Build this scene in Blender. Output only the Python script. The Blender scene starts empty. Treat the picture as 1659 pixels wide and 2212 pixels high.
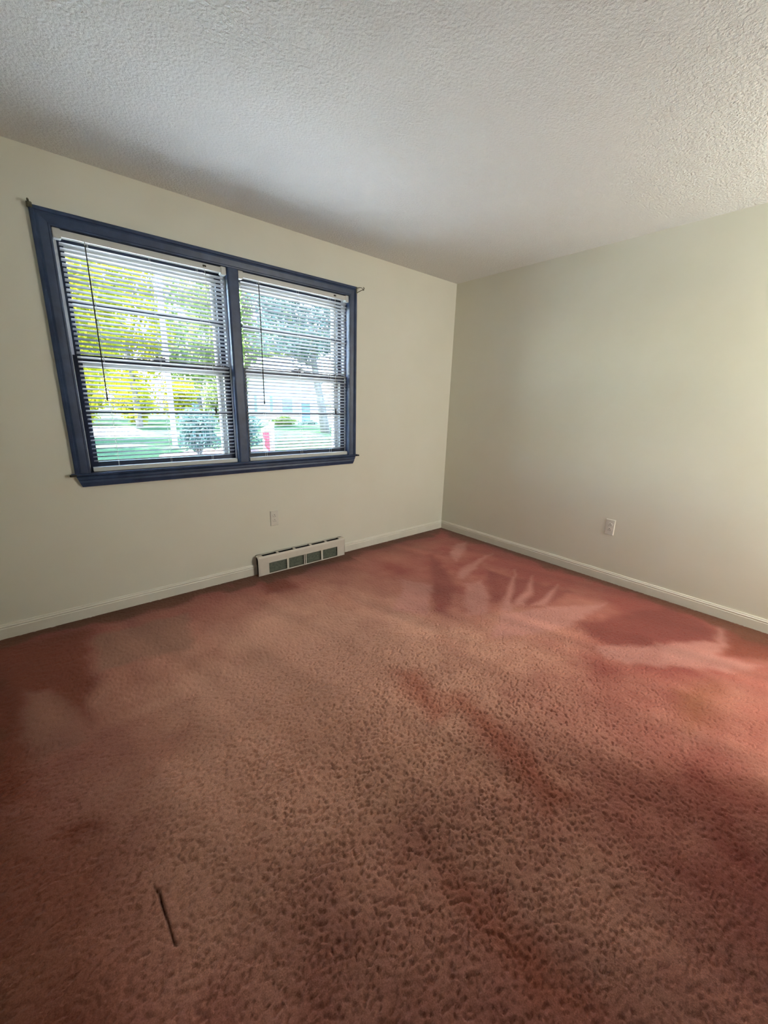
import bpy, bmesh, math, random
import numpy as np
from mathutils import Vector, Matrix

D = bpy.data
S = bpy.context.scene
COL = S.collection
random.seed(7)
rng = np.random.default_rng(11)

# ------------------------------------------------------------------ camera
cam_d = D.cameras.new('camera')
cam = D.objects.new('camera', cam_d)
COL.objects.link(cam)
cam_d.sensor_fit = 'VERTICAL'
cam_d.sensor_height = 36.0
cam_d.sensor_width = 27.0
cam_d.lens = 863.0 / 2212.0 * 36.0
cam_d.clip_start = 0.02
cam_d.clip_end = 500
_r = Vector((0.76437189, -0.64423934, 0.02629245))
_u = Vector((0.14776687, 0.2147221, 0.96543222))
_f = Vector((0.62761499, 0.73406409, -0.25932477))
cam.matrix_world = Matrix(((_r.x, _u.x, -_f.x, -3.2624), (_r.y, _u.y, -_f.y, -2.8303),
                           (_r.z, _u.z, -_f.z, 1.3043), (0, 0, 0, 1)))
S.camera = cam

# ------------------------------------------------------------------ sky, sun, light, exposure
world = D.worlds.new('sky')
S.world = world
world.use_nodes = True
_wn = world.node_tree.nodes
_wl = world.node_tree.links
_wn.clear()
_wo = _wn.new('ShaderNodeOutputWorld')
_wb = _wn.new('ShaderNodeBackground')
_sky = _wn.new('ShaderNodeTexSky')
_sky.sky_type = 'NISHITA'
_sky.sun_disc = False
_sky.sun_elevation = math.radians(58)
_sky.sun_rotation = math.radians(300)
_sky.air_density = 1.0
_sky.dust_density = 1.5
_wb.inputs['Strength'].default_value = 1.5
_wl.new(_sky.outputs[0], _wb.inputs[0])
_wl.new(_wb.outputs[0], _wo.inputs[0])

sun_d = D.lights.new('sun', 'SUN')
sun_d.energy = 21.0
sun_d.angle = math.radians(0.6)
sun_d.color = (1.0, 0.95, 0.85)
sun = D.objects.new('sun', sun_d)
COL.objects.link(sun)
sun.rotation_euler = Vector((0.46, -0.27, -0.85)).to_track_quat('-Z', 'Y').to_euler()

# added fill lamp in front of the unseen rear wall window
fill_d = D.lights.new('rear_fill_light', 'AREA')
fill_d.shape = 'RECTANGLE'
fill_d.size = 0.5
fill_d.size_y = 0.9
fill_d.energy = 14.0
fill_d.color = (1.0, 0.97, 0.90)
fill_o = D.objects.new('rear_fill_light', fill_d)
COL.objects.link(fill_o)
fill_o.location = (-0.35, -4.20, 1.65)
fill_o.rotation_euler = (math.radians(90), 0, 0)

S.view_settings.view_transform = 'Standard'
S.view_settings.look = 'None'
S.view_settings.exposure = 1.7
S.view_settings.gamma = 1.0
S.view_settings.use_curve_mapping = False
S.cycles.max_bounces = 10
S.cycles.diffuse_bounces = 6
S.cycles.transparent_max_bounces = 24
S.cycles.sample_clamp_indirect = 6.0

# ------------------------------------------------------------------ material helpers
def srgb(r, g, b):
    def f(c):
        c /= 255.0
        return c / 12.92 if c <= 0.04045 else ((c + 0.055) / 1.055) ** 2.4
    return (f(r), f(g), f(b), 1.0)


class NT:
    def __init__(self, name):
        self.m = D.materials.new(name)
        self.m.use_nodes = True
        self.t = self.m.node_tree
        self.t.nodes.clear()
        self.out = self.n('ShaderNodeOutputMaterial')

    def n(self, k, **kw):
        nd = self.t.nodes.new(k)
        for a, b in kw.items():
            setattr(nd, a, b)
        return nd

    def l(self, a, b):
        self.t.links.new(a, b)

    def coord(self, scale=(1, 1, 1), kind='Object'):
        tc = self.n('ShaderNodeTexCoord')
        mp = self.n('ShaderNodeMapping')
        mp.inputs['Scale'].default_value = scale
        self.l(tc.outputs[kind], mp.inputs[0])
        return mp.outputs[0]

    def noise(self, vec, scale, detail=3, rough=0.55):
        nz = self.n('ShaderNodeTexNoise')
        nz.inputs['Scale'].default_value = scale
        nz.inputs['Detail'].default_value = detail
        nz.inputs['Roughness'].default_value = rough
        self.l(vec, nz.inputs['Vector'])
        return nz.outputs['Fac']

    def ramp(self, fac, stops):
        rp = self.n('ShaderNodeValToRGB')
        el = rp.color_ramp.elements
        while len(el) < len(stops):
            el.new(0.5)
        for e, (p, c) in zip(el, stops):
            e.position = p
            e.color = c if len(c) == 4 else (*c, 1)
        self.l(fac, rp.inputs[0])
        return rp.outputs[0]

    def bump(self, h, strength, dist, prev=None):
        b = self.n('ShaderNodeBump')
        b.inputs['Strength'].default_value = strength
        b.inputs['Distance'].default_value = dist
        self.l(h, b.inputs['Height'])
        if prev is not None:
            self.l(prev, b.inputs['Normal'])
        return b.outputs[0]

    def principled(self, col=None, rough=0.6, metal=0.0, spec=0.5, normal=None):
        p = self.n('ShaderNodeBsdfPrincipled')
        if col is not None:
            if isinstance(col, tuple):
                p.inputs['Base Color'].default_value = col if len(col) == 4 else (*col, 1)
            else:
                self.l(col, p.inputs['Base Color'])
        p.inputs['Roughness'].default_value = rough
        p.inputs['Metallic'].default_value = metal
        p.inputs['Specular IOR Level'].default_value = spec
        if normal is not None:
            self.l(normal, p.inputs['Normal'])
        self.l(p.outputs[0], self.out.inputs[0])
        return p


def mat_plain(name, a, b, scale=6, rough=0.5, metal=0.0, spec=0.4, stretch=(1, 1, 1), bump=0.0, bdist=0.001):
    t = NT(name)
    v = t.coord(stretch)
    f = t.noise(v, scale, 4)
    c = t.ramp(f, [(0.3, a), (0.7, b)])
    nm = t.bump(f, bump, bdist) if bump else None
    t.principled(c, rough, metal, spec, nm)
    return t.m


def k(c, s):
    return (min(1, c[0] * s), min(1, c[1] * s), min(1, c[2] * s), 1)


# wall paint: slightly mottled cream white with roller texture
t = NT('wall_paint')
v = t.coord()
f = t.noise(v, 2.2, 4)
c = t.ramp(f, [(0.3, (0.735, 0.728, 0.625, 1)), (0.7, (0.765, 0.76, 0.665, 1))])
t.principled(c, 0.75, 0, 0.25, t.bump(t.noise(v, 220, 2), 0.18, 0.0012))
M_WALL = t.m

# ceiling: sprayed spatter texture
t = NT('ceiling_texture')
v = t.coord()
f1 = t.noise(v, 95, 3, 0.6)
vo = t.n('ShaderNodeTexVoronoi')
vo.feature = 'SMOOTH_F1'
vo.inputs['Scale'].default_value = 70
vo.inputs['Smoothness'].default_value = 0.6
t.l(v, vo.inputs['Vector'])
mx = t.n('ShaderNodeMath', operation='SUBTRACT')
t.l(t.ramp(f1, [(0.40, (0, 0, 0, 1)), (0.62, (1, 1, 1, 1))]), mx.inputs[0])
t.l(vo.outputs['Distance'], mx.inputs[1])
c = t.ramp(t.noise(v, 1.7, 3), [(0.3, (0.80, 0.82, 0.80, 1)), (0.7, (0.83, 0.85, 0.83, 1))])
t.principled(c, 0.9, 0, 0.15, t.bump(mx.outputs[0], 0.75, 0.004))
M_CEIL = t.m

M_WHITE = mat_plain('white_trim_paint', (0.74, 0.72, 0.63), (0.80, 0.78, 0.70), 9, 0.4, 0, 0.4)
M_NAVY = mat_plain('navy_stained_wood', (0.014, 0.031, 0.080), (0.036, 0.066, 0.150), 14, 0.42, 0, 0.5, (1, 1, 1), 0.3, 0.0015)
M_SASH = mat_plain('dark_sash_paint', (0.010, 0.016, 0.035), (0.018, 0.026, 0.052), 12, 0.4)
M_SLAT = mat_plain('blind_enamel', (0.36, 0.375, 0.39), (0.42, 0.435, 0.45), 5, 0.5, 0, 0.5)
M_RAIL = mat_plain('blind_rail_enamel', (0.58, 0.60, 0.58), (0.64, 0.66, 0.63), 5, 0.4, 0, 0.5)
M_LINER = mat_plain('vinyl_liner', (0.74, 0.76, 0.76), (0.82, 0.83, 0.83), 8, 0.4)
M_STORM = mat_plain('cream_storm_frame', (0.66, 0.61, 0.54), (0.74, 0.69, 0.62), 7, 0.45)
M_CORD = mat_plain('white_cord', (0.62, 0.62, 0.58), (0.75, 0.75, 0.7), 60, 0.8)
M_WAND = mat_plain('silhouette_wand', (0.012, 0.013, 0.012), (0.03, 0.032, 0.028), 30, 0.25)  # clear wand, its backlit silhouette painted as dark colour
M_DARK = mat_plain('blackened_metal', (0.015, 0.014, 0.012), (0.05, 0.045, 0.035), 40, 0.45, 0.6)
M_BRASS = mat_plain('tarnished_metal', (0.10, 0.095, 0.06), (0.2, 0.19, 0.13), 60, 0.4, 0.7)
M_PLATE = mat_plain('outlet_plastic', (0.68, 0.67, 0.60), (0.72, 0.71, 0.64), 20, 0.4)
M_HEAT = mat_plain('heater_enamel', (0.66, 0.62, 0.55), (0.73, 0.69, 0.62), 8, 0.4)
M_FIN = mat_plain('dusty_fins', (0.11, 0.13, 0.10), (0.24, 0.26, 0.21), 60, 0.6, 0.2)
M_BLACK = mat_plain('black_cavity', (0.006, 0.006, 0.006), (0.012, 0.012, 0.011), 20, 0.8)
M_SUB = mat_plain('subfloor_board', (0.2, 0.13, 0.08), (0.28, 0.19, 0.12), 5, 0.8)

# window glass
t = NT('window_glass')
tr = t.n('ShaderNodeBsdfTransparent')
gl = t.n('ShaderNodeBsdfGlossy')
gl.inputs['Roughness'].default_value = 0.02
tr.inputs[0].default_value = (0.95, 0.97, 0.97, 1)
fr = t.n('ShaderNodeFresnel')
fr.inputs[0].default_value = 1.12
ms = t.n('ShaderNodeMixShader')
t.l(fr.outputs[0], ms.inputs[0])
t.l(tr.outputs[0], ms.inputs[1])
t.l(gl.outputs[0], ms.inputs[2])
t.l(ms.outputs[0], t.out.inputs[0])
M_GLASS = t.m

# carpet: colour from the nap/wear attribute, fibre grain on top
t = NT('carpet_pile')
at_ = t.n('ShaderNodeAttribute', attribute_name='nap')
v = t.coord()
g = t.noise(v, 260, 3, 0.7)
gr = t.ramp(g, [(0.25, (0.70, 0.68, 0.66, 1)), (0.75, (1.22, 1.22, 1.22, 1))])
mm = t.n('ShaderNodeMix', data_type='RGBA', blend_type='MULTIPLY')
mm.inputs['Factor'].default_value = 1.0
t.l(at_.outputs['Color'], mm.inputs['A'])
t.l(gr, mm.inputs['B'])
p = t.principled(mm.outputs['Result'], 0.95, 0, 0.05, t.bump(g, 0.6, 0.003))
p.inputs['Sheen Weight'].default_value = 0.15
p.inputs['Sheen Roughness'].default_value = 0.5
M_CARPET = t.m


def leaf_mat(name, a, b):
    t = NT(name)
    gi = t.n('ShaderNodeNewGeometry')
    c = t.ramp(gi.outputs['Random Per Island'], [(0.0, a), (1.0, b)])
    d = t.n('ShaderNodeBsdfDiffuse')
    s = t.n('ShaderNodeBsdfTranslucent')
    t.l(c, d.inputs[0])
    t.l(c, s.inputs[0])
    x = t.n('ShaderNodeMixShader')
    x.inputs[0].default_value = 0.45
    t.l(d.outputs[0], x.inputs[1])
    t.l(s.outputs[0], x.inputs[2])
    t.l(x.outputs[0], t.out.inputs[0])
    return t.m


M_LEAF_Y = leaf_mat('sunny_leaves', (0.19, 0.20, 0.014, 1), (0.42, 0.39, 0.035, 1))
M_LEAF_G = leaf_mat('green_leaves', (0.08, 0.13, 0.035, 1), (0.24, 0.29, 0.09, 1))
M_LEAF_B = leaf_mat('bluish_leaves', (0.035, 0.08, 0.075, 1), (0.13, 0.19, 0.17, 1))
M_BARK = mat_plain('bark', (0.09, 0.08, 0.075), (0.2, 0.18, 0.16), 6, 0.9, 0, 0.2, (1, 1, 0.3), 0.6, 0.02)
M_POLE = mat_plain('pale_weathered_pole', (0.66, 0.62, 0.60), (0.8, 0.76, 0.74), 5, 0.8)
M_SIDING = mat_plain('white_siding', (0.50, 0.56, 0.59), (0.56, 0.62, 0.65), 3, 0.8)
M_ROOF = mat_plain('grey_shingles', (0.18, 0.19, 0.21), (0.30, 0.31, 0.33), 9, 0.9)
M_SHUT = mat_plain('aqua_shutter', (0.13, 0.36, 0.45), (0.18, 0.44, 0.52), 5, 0.6)
M_DOOR = mat_plain('slate_blue_door', (0.08, 0.13, 0.24), (0.12, 0.18, 0.30), 5, 0.5)
M_HGLASS = mat_plain('house_window_glass', (0.12, 0.18, 0.26), (0.2, 0.28, 0.36), 2, 0.1)
M_BRICK = mat_plain('tan_brick', (0.36, 0.27, 0.22), (0.5, 0.40, 0.34), 14, 0.85)
M_RED = mat_plain('red_sign_panel', (0.42, 0.008, 0.02), (0.50, 0.012, 0.03), 4, 0.4)
M_SIGNW = mat_plain('white_sign_paint', (0.78, 0.78, 0.78), (0.85, 0.85, 0.85), 4, 0.5)
M_MULCH = mat_plain('mulch', (0.16, 0.09, 0.08), (0.34, 0.22, 0.19), 9, 0.95, 0, 0.1)
M_PALE_SLAB = mat_plain('sunlit_lawn_and_bounce', (0.34, 0.34, 0.34), (0.42, 0.42, 0.42), 4, 0.9)

# lawn
t = NT('lawn_grass')
v = t.coord()
c1 = t.ramp(t.noise(v, 0.5, 4), [(0.3, (0.034, 0.072, 0.042, 1)), (0.7, (0.062, 0.105, 0.05, 1))])
c2 = t.ramp(t.noise(v, 14, 3), [(0.3, (0.75, 0.75, 0.75, 1)), (0.7, (1.2, 1.2, 1.2, 1))])
mm = t.n('ShaderNodeMix', data_type='RGBA', blend_type='MULTIPLY')
mm.inputs['Factor'].default_value = 1.0
t.l(c1, mm.inputs['A'])
t.l(c2, mm.inputs['B'])
t.principled(mm.outputs['Result'], 1.0, 0, 0.0, t.bump(t.noise(v, 30, 3), 0.6, 0.03))
M_LAWN = t.m


# ------------------------------------------------------------------ object helpers
def tag(o, label=None, cat=None, group=None, kind=None):
    if label:
        o['label'] = label
    if cat:
        o['category'] = cat
    if group:
        o['group'] = group
    if kind:
        o['kind'] = kind
    return o


def empty(name, loc=(0, 0, 0), rz=0.0):
    o = D.objects.new(name, None)
    o.empty_display_size = 0.1
    o.location = loc
    o.rotation_euler = (0, 0, rz)
    COL.objects.link(o)
    return o


class MB:
    """collects simple shapes; build() links them as one mesh object"""

    def __init__(self):
        self.v = []
        self.f = []

    def add(self, vs, fs):
        n = len(self.v)
        self.v += [tuple(q) for q in vs]
        self.f += [tuple(i + n for i in q) for q in fs]
        return self

    def box(self, x0, x1, y0, y1, z0, z1):
        vs = [(x, y, z) for z in (z0, z1) for y in (y0, y1) for x in (x0, x1)]
        return self.add(vs, [(0, 2, 3, 1), (4, 5, 7, 6), (0, 1, 5, 4), (2, 6, 7, 3), (0, 4, 6, 2), (1, 3, 7, 5)])

    def prism(self, prof, axis, a, b, da=None, db=None):
        """extrude a 2-D profile along axis; profile = (p,q) in the two other axes, in x,y,z order.
        da/db: optional per-point offsets of the two ends (mitres)"""
        n = len(prof)
        vs = []
        for e, off in ((a, da), (b, db)):
            for i, (p_, q_) in enumerate(prof):
                s = e + (off[i] if off else 0)
                vs.append({'x': (s, p_, q_), 'y': (p_, s, q_), 'z': (p_, q_, s)}[axis])
        fs = [(i, (i + 1) % n, n + (i + 1) % n, n + i) for i in range(n)]
        fs += [tuple(reversed(range(n))), tuple(range(n, 2 * n))]
        return self.add(vs, fs)

    def tube(self, pts, rad, seg=8):
        pts = [Vector(q) for q in pts]
        rads = rad if isinstance(rad, (list, tuple)) else [rad] * len(pts)
        vs = []
        for i, q in enumerate(pts):
            d = (pts[min(i + 1, len(pts) - 1)] - pts[max(i - 1, 0)]).normalized()
            up = Vector((0, 0, 1)) if abs(d.z) < 0.9 else Vector((1, 0, 0))
            a = d.cross(up).normalized()
            b = d.cross(a)
            for j in range(seg):
                w = 2 * math.pi * j / seg
                vs.append(q + (a * math.cos(w) + b * math.sin(w)) * rads[i])
        fs = []
        for i in range(len(pts) - 1):
            for j in range(seg):
                j2 = (j + 1) % seg
                fs.append((i * seg + j, i * seg + j2, (i + 1) * seg + j2, (i + 1) * seg + j))
        fs.append(tuple(reversed(range(seg))))
        fs.append(tuple(range((len(pts) - 1) * seg, len(pts) * seg)))
        return self.add(vs, fs)

    def ball(self, c, r, seg=10, rings=6, sc=(1, 1, 1)):
        vs = [(c[0], c[1], c[2] + r * sc[2])]
        for i in range(1, rings):
            th = math.pi * i / rings
            for j in range(seg):
                ph = 2 * math.pi * j / seg
                vs.append((c[0] + r * sc[0] * math.sin(th) * math.cos(ph), c[1] + r * sc[1] * math.sin(th) * math.sin(ph),
                           c[2] + r * sc[2] * math.cos(th)))
        vs.append((c[0], c[1], c[2] - r * sc[2]))
        fs = [(0, 1 + j, 1 + (j + 1) % seg) for j in range(seg)]
        for i in range(rings - 2):
            for j in range(seg):
                a = 1 + i * seg
                fs.append((a + j, a + seg + j, a + seg + (j + 1) % seg, a + (j + 1) % seg))
        last = len(vs) - 1
        a = 1 + (rings - 2) * seg
        fs += [(a + j, last, a + (j + 1) % seg) for j in range(seg)]
        return self.add(vs, fs)

    def mesh(self, name, mat, smooth=False, bevel=0.0):
        me = D.meshes.new(name)
        me.from_pydata(self.v, [], self.f)
        bm = bmesh.new()
        bm.from_mesh(me)
        bmesh.ops.recalc_face_normals(bm, faces=bm.faces)
        if bevel:
            bmesh.ops.bevel(bm, geom=[e for e in bm.edges if len(e.link_faces) == 2 and e.calc_face_angle(0) > 0.6],
                            offset=bevel, segments=2, affect='EDGES', clamp_overlap=True)
        bm.to_mesh(me)
        bm.free()
        me.materials.append(mat)
        if smooth:
            for q in me.polygons:
                q.use_smooth = True
        return me

    def build(self, name, mat, parent=None, smooth=False, bevel=0.0, kind=None):
        return link(name, self.mesh(name, mat, smooth, bevel), parent, kind)


def link(name, me, parent=None, kind=None, loc=None):
    o = D.objects.new(name, me)
    COL.objects.link(o)
    if parent is not None:
        o.parent = parent
    if loc is not None:
        o.location = loc
    if kind:
        o['kind'] = kind
    return o


def copy_tree(o, parent=None):
    c = o.copy()
    COL.objects.link(c)
    c.parent = parent
    for ch in list(o.children):
        copy_tree(ch, c)
    return c


H = 2.44          # ceiling height
XL, YB = -3.74, -4.25   # near side wall and rear wall
# window opening in wall_left (plane y = 0)
OX0, OX1, OZ0, OZ1 = -3.078, -1.258, 0.872, 2.128
MX0, MX1 = -2.212, -2.140    # mullion
HX0, HX1 = -2.135, -1.345    # heater

# ------------------------------------------------------------------ room shell
w = MB()
w.box(XL - 0.15, OX0, 0, 0.15, -0.2, H)
w.box(OX1, 0.15, 0, 0.15, -0.2, H)
w.box(OX0, OX1, 0, 0.15, OZ1, H)
w.box(OX0, OX1, 0, 0.15, -0.2, OZ0)
tag(w.build('wall_left', M_WALL), 'cream painted wall that holds the wide dark framed window', 'wall', kind='structure')
w = MB().box(0, 0.15, YB, 0, -0.2, H)
tag(w.build('wall_right', M_WALL), 'bare cream painted wall on the right with one outlet', 'wall', kind='structure')
w = MB().box(XL - 0.15, XL, YB, 0, -0.2, H)
tag(w.build('wall_near', M_WALL), 'cream side wall beyond the left edge of the view', 'wall', kind='structure')
w = MB()
w.box(XL - 0.15, -0.6, YB - 0.15, YB, -0.2, H).box(-0.1, 0.15, YB - 0.15, YB, -0.2, H)
w.box(-0.6, -0.1, YB - 0.15, YB, -0.2, 0.9).box(-0.6, -0.1, YB - 0.15, YB, 2.1, H)
tag(w.build('wall_rear', M_WALL), 'cream rear wall behind the camera with an opening for the added window', 'wall', kind='structure')
w = MB().box(XL, -1.25, YB, -3.06, 0, H)  # unseen block added behind the camera to shade the room's left side
tag(w.build('wall_shade_block', M_WALL), 'unseen wall block added to shade the left side of the room', 'wall', kind='structure')
cd_ = empty('low_bounce_door', (-2.5, -3.06, 0))  # unseen dark doors added so the block bounces little light
tag(cd_, 'unseen dark doors added behind the camera to cut bounce light', 'door', kind='structure')
for xx in (-0.5, 0.5):
    dp = MB().box(xx - 0.49, xx + 0.49, 0.002, 0.035, 0.015, 2.30).build('low_bounce_panel', M_NAVY, cd_, bevel=0.004)
    MB().ball((xx * 0.3, 0.045, 1.0), 0.018).build('door_knob', M_BRASS, dp)
w = MB().box(XL - 0.5, 0.8, YB - 0.5, 0.85, H, H + 0.2)  # runs out past the window as an added eave blocking the sun
tag(w.build('ceiling', M_CEIL), 'off white ceiling sprayed with a fine spatter texture', 'ceiling', kind='structure')

# added unseen rear window behind the fill lamp, roller shade drawn down
rw = empty('added_window_2', (-0.35, YB, 0.9), math.pi / 2)
tag(rw, 'added unseen white framed window with a drawn shade behind the fill lamp', 'window', kind='structure')
m = MB()
m.box(0, 0.02, -0.31, -0.25, -0.07, 1.27).box(0, 0.02, 0.25, 0.31, -0.07, 1.27)
m.box(0, 0.02, -0.25, 0.25, 1.2, 1.27).box(0, 0.02, -0.25, 0.25, -0.07, 0)
m.build('casing', M_WHITE, rw)
MB().box(-0.08, -0.074, -0.25, 0.25, 0, 1.2).build('pane', M_GLASS, rw)
MB().box(-0.05, -0.045, -0.25, 0.25, 0, 1.2).build('added_roller_shade', M_WHITE, rw)


# ------------------------------------------------------------------ carpet floor
def vnoise(X, Y, cell, seed, ax=(1, 0), stretch=1.0):
    """smooth value noise on arrays"""
    r_ = np.random.default_rng(seed)
    u_ = (X * ax[0] + Y * ax[1]) / (cell * stretch)
    v_ = (-X * ax[1] + Y * ax[0]) / cell
    u_ = u_ - u_.min() + 1
    v_ = v_ - v_.min() + 1
    G = r_.random((int(u_.max()) + 3, int(v_.max()) + 3))
    i = u_.astype(int)
    j = v_.astype(int)
    a = u_ - i
    b = v_ - j
    a = a * a * (3 - 2 * a)
    b = b * b * (3 - 2 * b)
    return (G[i, j] * (1 - a) * (1 - b) + G[i + 1, j] * a * (1 - b) + G[i, j + 1] * (1 - a) * b + G[i + 1, j + 1] * a * b)


def poly_mask(X, Y, pts, soft):
    """signed-distance soft mask of a polygon"""
    inside = np.zeros(X.shape, bool)
    d = np.full(X.shape, 1e9)
    n = len(pts)
    for i in range(n):
        x1, y1 = pts[i]
        x2, y2 = pts[(i + 1) % n]
        dx, dy = x2 - x1, y2 - y1
        tt = np.clip(((X - x1) * dx + (Y - y1) * dy) / (dx * dx + dy * dy + 1e-12), 0, 1)
        d = np.minimum(d, np.hypot(X - x1 - tt * dx, Y - y1 - tt * dy))
        c_ = ((y1 > Y) != (y2 > Y)) & (X < (x2 - x1) * (Y - y1) / (y2 - y1 + 1e-12) + x1)
        inside ^= c_
    sd = np.where(inside, d, -d)
    q = np.clip(sd / soft * 0.5 + 0.5, 0, 1)
    return q * q * (3 - 2 * q)


xs = np.arange(XL, 0.0001, 0.0037)
ys = np.concatenate([np.arange(YB, -3.06, 0.03), np.arange(-3.06, -1.1, 0.0037), np.arange(-1.1, 0.0001, 0.008)])
xs[-1] = 0.0
ys[-1] = 0.0
GX, GY = np.meshgrid(xs, ys, indexing='ij')
ax = (0.98, -0.19)
h0 = vnoise(GX, GY, 0.0042, 5, ax, 1.3)
h1 = vnoise(GX, GY, 0.0047, 1, ax, 2.0)
h2 = vnoise(GX, GY, 0.0090, 2, ax, 2.0)
h3 = vnoise(GX, GY, 0.05, 3, ax, 2.0)
hh = (h0 - 0.5) * 0.0035 + (h1 - 0.5) * 0.005 + (h2 - 0.5) * 0.0045 + (h3 - 0.5) * 0.003
pit = np.clip((0.40 - (h1 * 0.62 + h2 * 0.23 + h0 * 0.15)) / 0.10, 0, 1)
hh -= pit * 0.0062
# the pile stands up in the middle of the room and lies flat along the walls
trod = np.exp(-(((GX + 2.4) / 1.15) ** 2 + ((GY + 2.1) / 0.95) ** 2))
hh *= 0.22 + 0.68 * trod
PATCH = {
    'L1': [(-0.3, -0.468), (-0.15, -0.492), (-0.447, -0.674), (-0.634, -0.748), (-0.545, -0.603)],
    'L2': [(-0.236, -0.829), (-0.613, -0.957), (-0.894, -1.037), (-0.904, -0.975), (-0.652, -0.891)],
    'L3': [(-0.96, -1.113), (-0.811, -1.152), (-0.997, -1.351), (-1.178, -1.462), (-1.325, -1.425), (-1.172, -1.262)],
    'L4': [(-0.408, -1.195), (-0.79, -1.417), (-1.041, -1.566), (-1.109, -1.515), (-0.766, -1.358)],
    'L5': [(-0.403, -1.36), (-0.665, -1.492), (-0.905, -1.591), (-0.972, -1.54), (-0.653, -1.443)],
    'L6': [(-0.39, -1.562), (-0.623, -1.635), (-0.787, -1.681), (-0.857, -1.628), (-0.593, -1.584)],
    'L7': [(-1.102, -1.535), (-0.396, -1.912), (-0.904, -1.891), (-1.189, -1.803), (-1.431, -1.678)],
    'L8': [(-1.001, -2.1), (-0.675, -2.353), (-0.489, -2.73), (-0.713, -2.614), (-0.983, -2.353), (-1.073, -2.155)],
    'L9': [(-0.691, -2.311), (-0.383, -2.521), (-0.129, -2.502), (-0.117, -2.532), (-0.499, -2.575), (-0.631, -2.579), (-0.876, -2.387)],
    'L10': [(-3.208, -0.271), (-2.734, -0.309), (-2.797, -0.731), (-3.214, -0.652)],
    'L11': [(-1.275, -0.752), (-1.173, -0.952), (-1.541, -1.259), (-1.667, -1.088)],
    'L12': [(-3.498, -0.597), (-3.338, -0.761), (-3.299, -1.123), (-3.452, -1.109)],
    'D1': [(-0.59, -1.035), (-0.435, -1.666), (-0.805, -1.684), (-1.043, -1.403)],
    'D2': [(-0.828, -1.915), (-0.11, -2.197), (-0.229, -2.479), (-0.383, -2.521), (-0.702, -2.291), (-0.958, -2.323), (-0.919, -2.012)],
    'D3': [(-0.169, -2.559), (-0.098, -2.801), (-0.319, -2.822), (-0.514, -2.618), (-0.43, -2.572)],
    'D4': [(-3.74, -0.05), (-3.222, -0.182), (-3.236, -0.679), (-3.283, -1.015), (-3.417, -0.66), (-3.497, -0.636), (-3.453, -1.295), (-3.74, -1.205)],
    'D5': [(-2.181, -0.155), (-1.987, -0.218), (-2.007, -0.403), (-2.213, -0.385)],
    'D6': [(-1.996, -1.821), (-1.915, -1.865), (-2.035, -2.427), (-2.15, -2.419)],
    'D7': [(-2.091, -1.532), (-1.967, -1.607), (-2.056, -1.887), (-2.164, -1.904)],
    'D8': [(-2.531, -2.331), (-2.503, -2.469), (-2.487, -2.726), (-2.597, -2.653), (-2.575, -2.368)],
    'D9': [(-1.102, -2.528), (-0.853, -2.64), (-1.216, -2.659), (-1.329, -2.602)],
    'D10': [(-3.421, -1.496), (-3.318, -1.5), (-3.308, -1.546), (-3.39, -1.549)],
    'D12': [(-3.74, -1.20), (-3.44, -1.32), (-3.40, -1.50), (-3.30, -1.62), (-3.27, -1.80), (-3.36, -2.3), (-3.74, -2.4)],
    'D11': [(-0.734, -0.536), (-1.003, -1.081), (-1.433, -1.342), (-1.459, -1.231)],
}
red = np.array([0.40, 0.102, 0.084])
rose = np.array([0.60, 0.275, 0.235])
brown = np.array([0.64, 0.335, 0.245])
deepc = np.array([0.26, 0.060, 0.034])
n_a = vnoise(GX, GY, 0.5, 21)
n_b = vnoise(GX, GY, 0.17, 22)
n_c = vnoise(GX, GY, 0.06, 23)
mix = 0.5 * n_a + 0.32 * n_b + 0.18 * n_c
worn = np.clip(1.25 * np.exp(-(((GX + 2.35) / 1.25) ** 2 + ((GY + 1.55) / 1.25) ** 2)) + (mix - 0.5) * 0.9, 0, 1)
C3 = red[None, None] * (1 - worn[..., None]) + brown[None, None] * worn[..., None]


def blend(mask, colr, amt):
    global C3
    a = (mask * amt)[..., None]
    C3 = C3 * (1 - a) + colr[None, None] * a


wob = 0.035
WX = GX + (n_b - 0.5) * wob + (n_c - 0.5) * wob * 0.8
WY = GY + (vnoise(GX, GY, 0.14, 31) - 0.5) * wob + (vnoise(GX, GY, 0.05, 32) - 0.5) * wob * 0.8
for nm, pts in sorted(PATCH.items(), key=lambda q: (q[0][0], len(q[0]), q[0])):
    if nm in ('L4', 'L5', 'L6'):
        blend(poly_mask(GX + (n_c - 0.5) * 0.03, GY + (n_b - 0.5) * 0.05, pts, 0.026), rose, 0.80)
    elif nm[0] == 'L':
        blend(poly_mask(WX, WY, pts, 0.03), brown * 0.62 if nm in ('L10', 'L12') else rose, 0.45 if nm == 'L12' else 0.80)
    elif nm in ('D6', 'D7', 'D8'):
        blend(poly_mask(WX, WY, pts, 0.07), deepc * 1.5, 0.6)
    elif nm == 'D12':  # corner vignette painted dark into the carpet colour, over soiled nap
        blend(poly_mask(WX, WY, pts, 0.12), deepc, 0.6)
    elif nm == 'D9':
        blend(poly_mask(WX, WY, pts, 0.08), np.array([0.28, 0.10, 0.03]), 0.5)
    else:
        blend(poly_mask(WX, WY, pts, 0.05), deepc if nm in ('D3', 'D4', 'D5', 'D10') else red * 0.72, 0.85)
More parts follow.
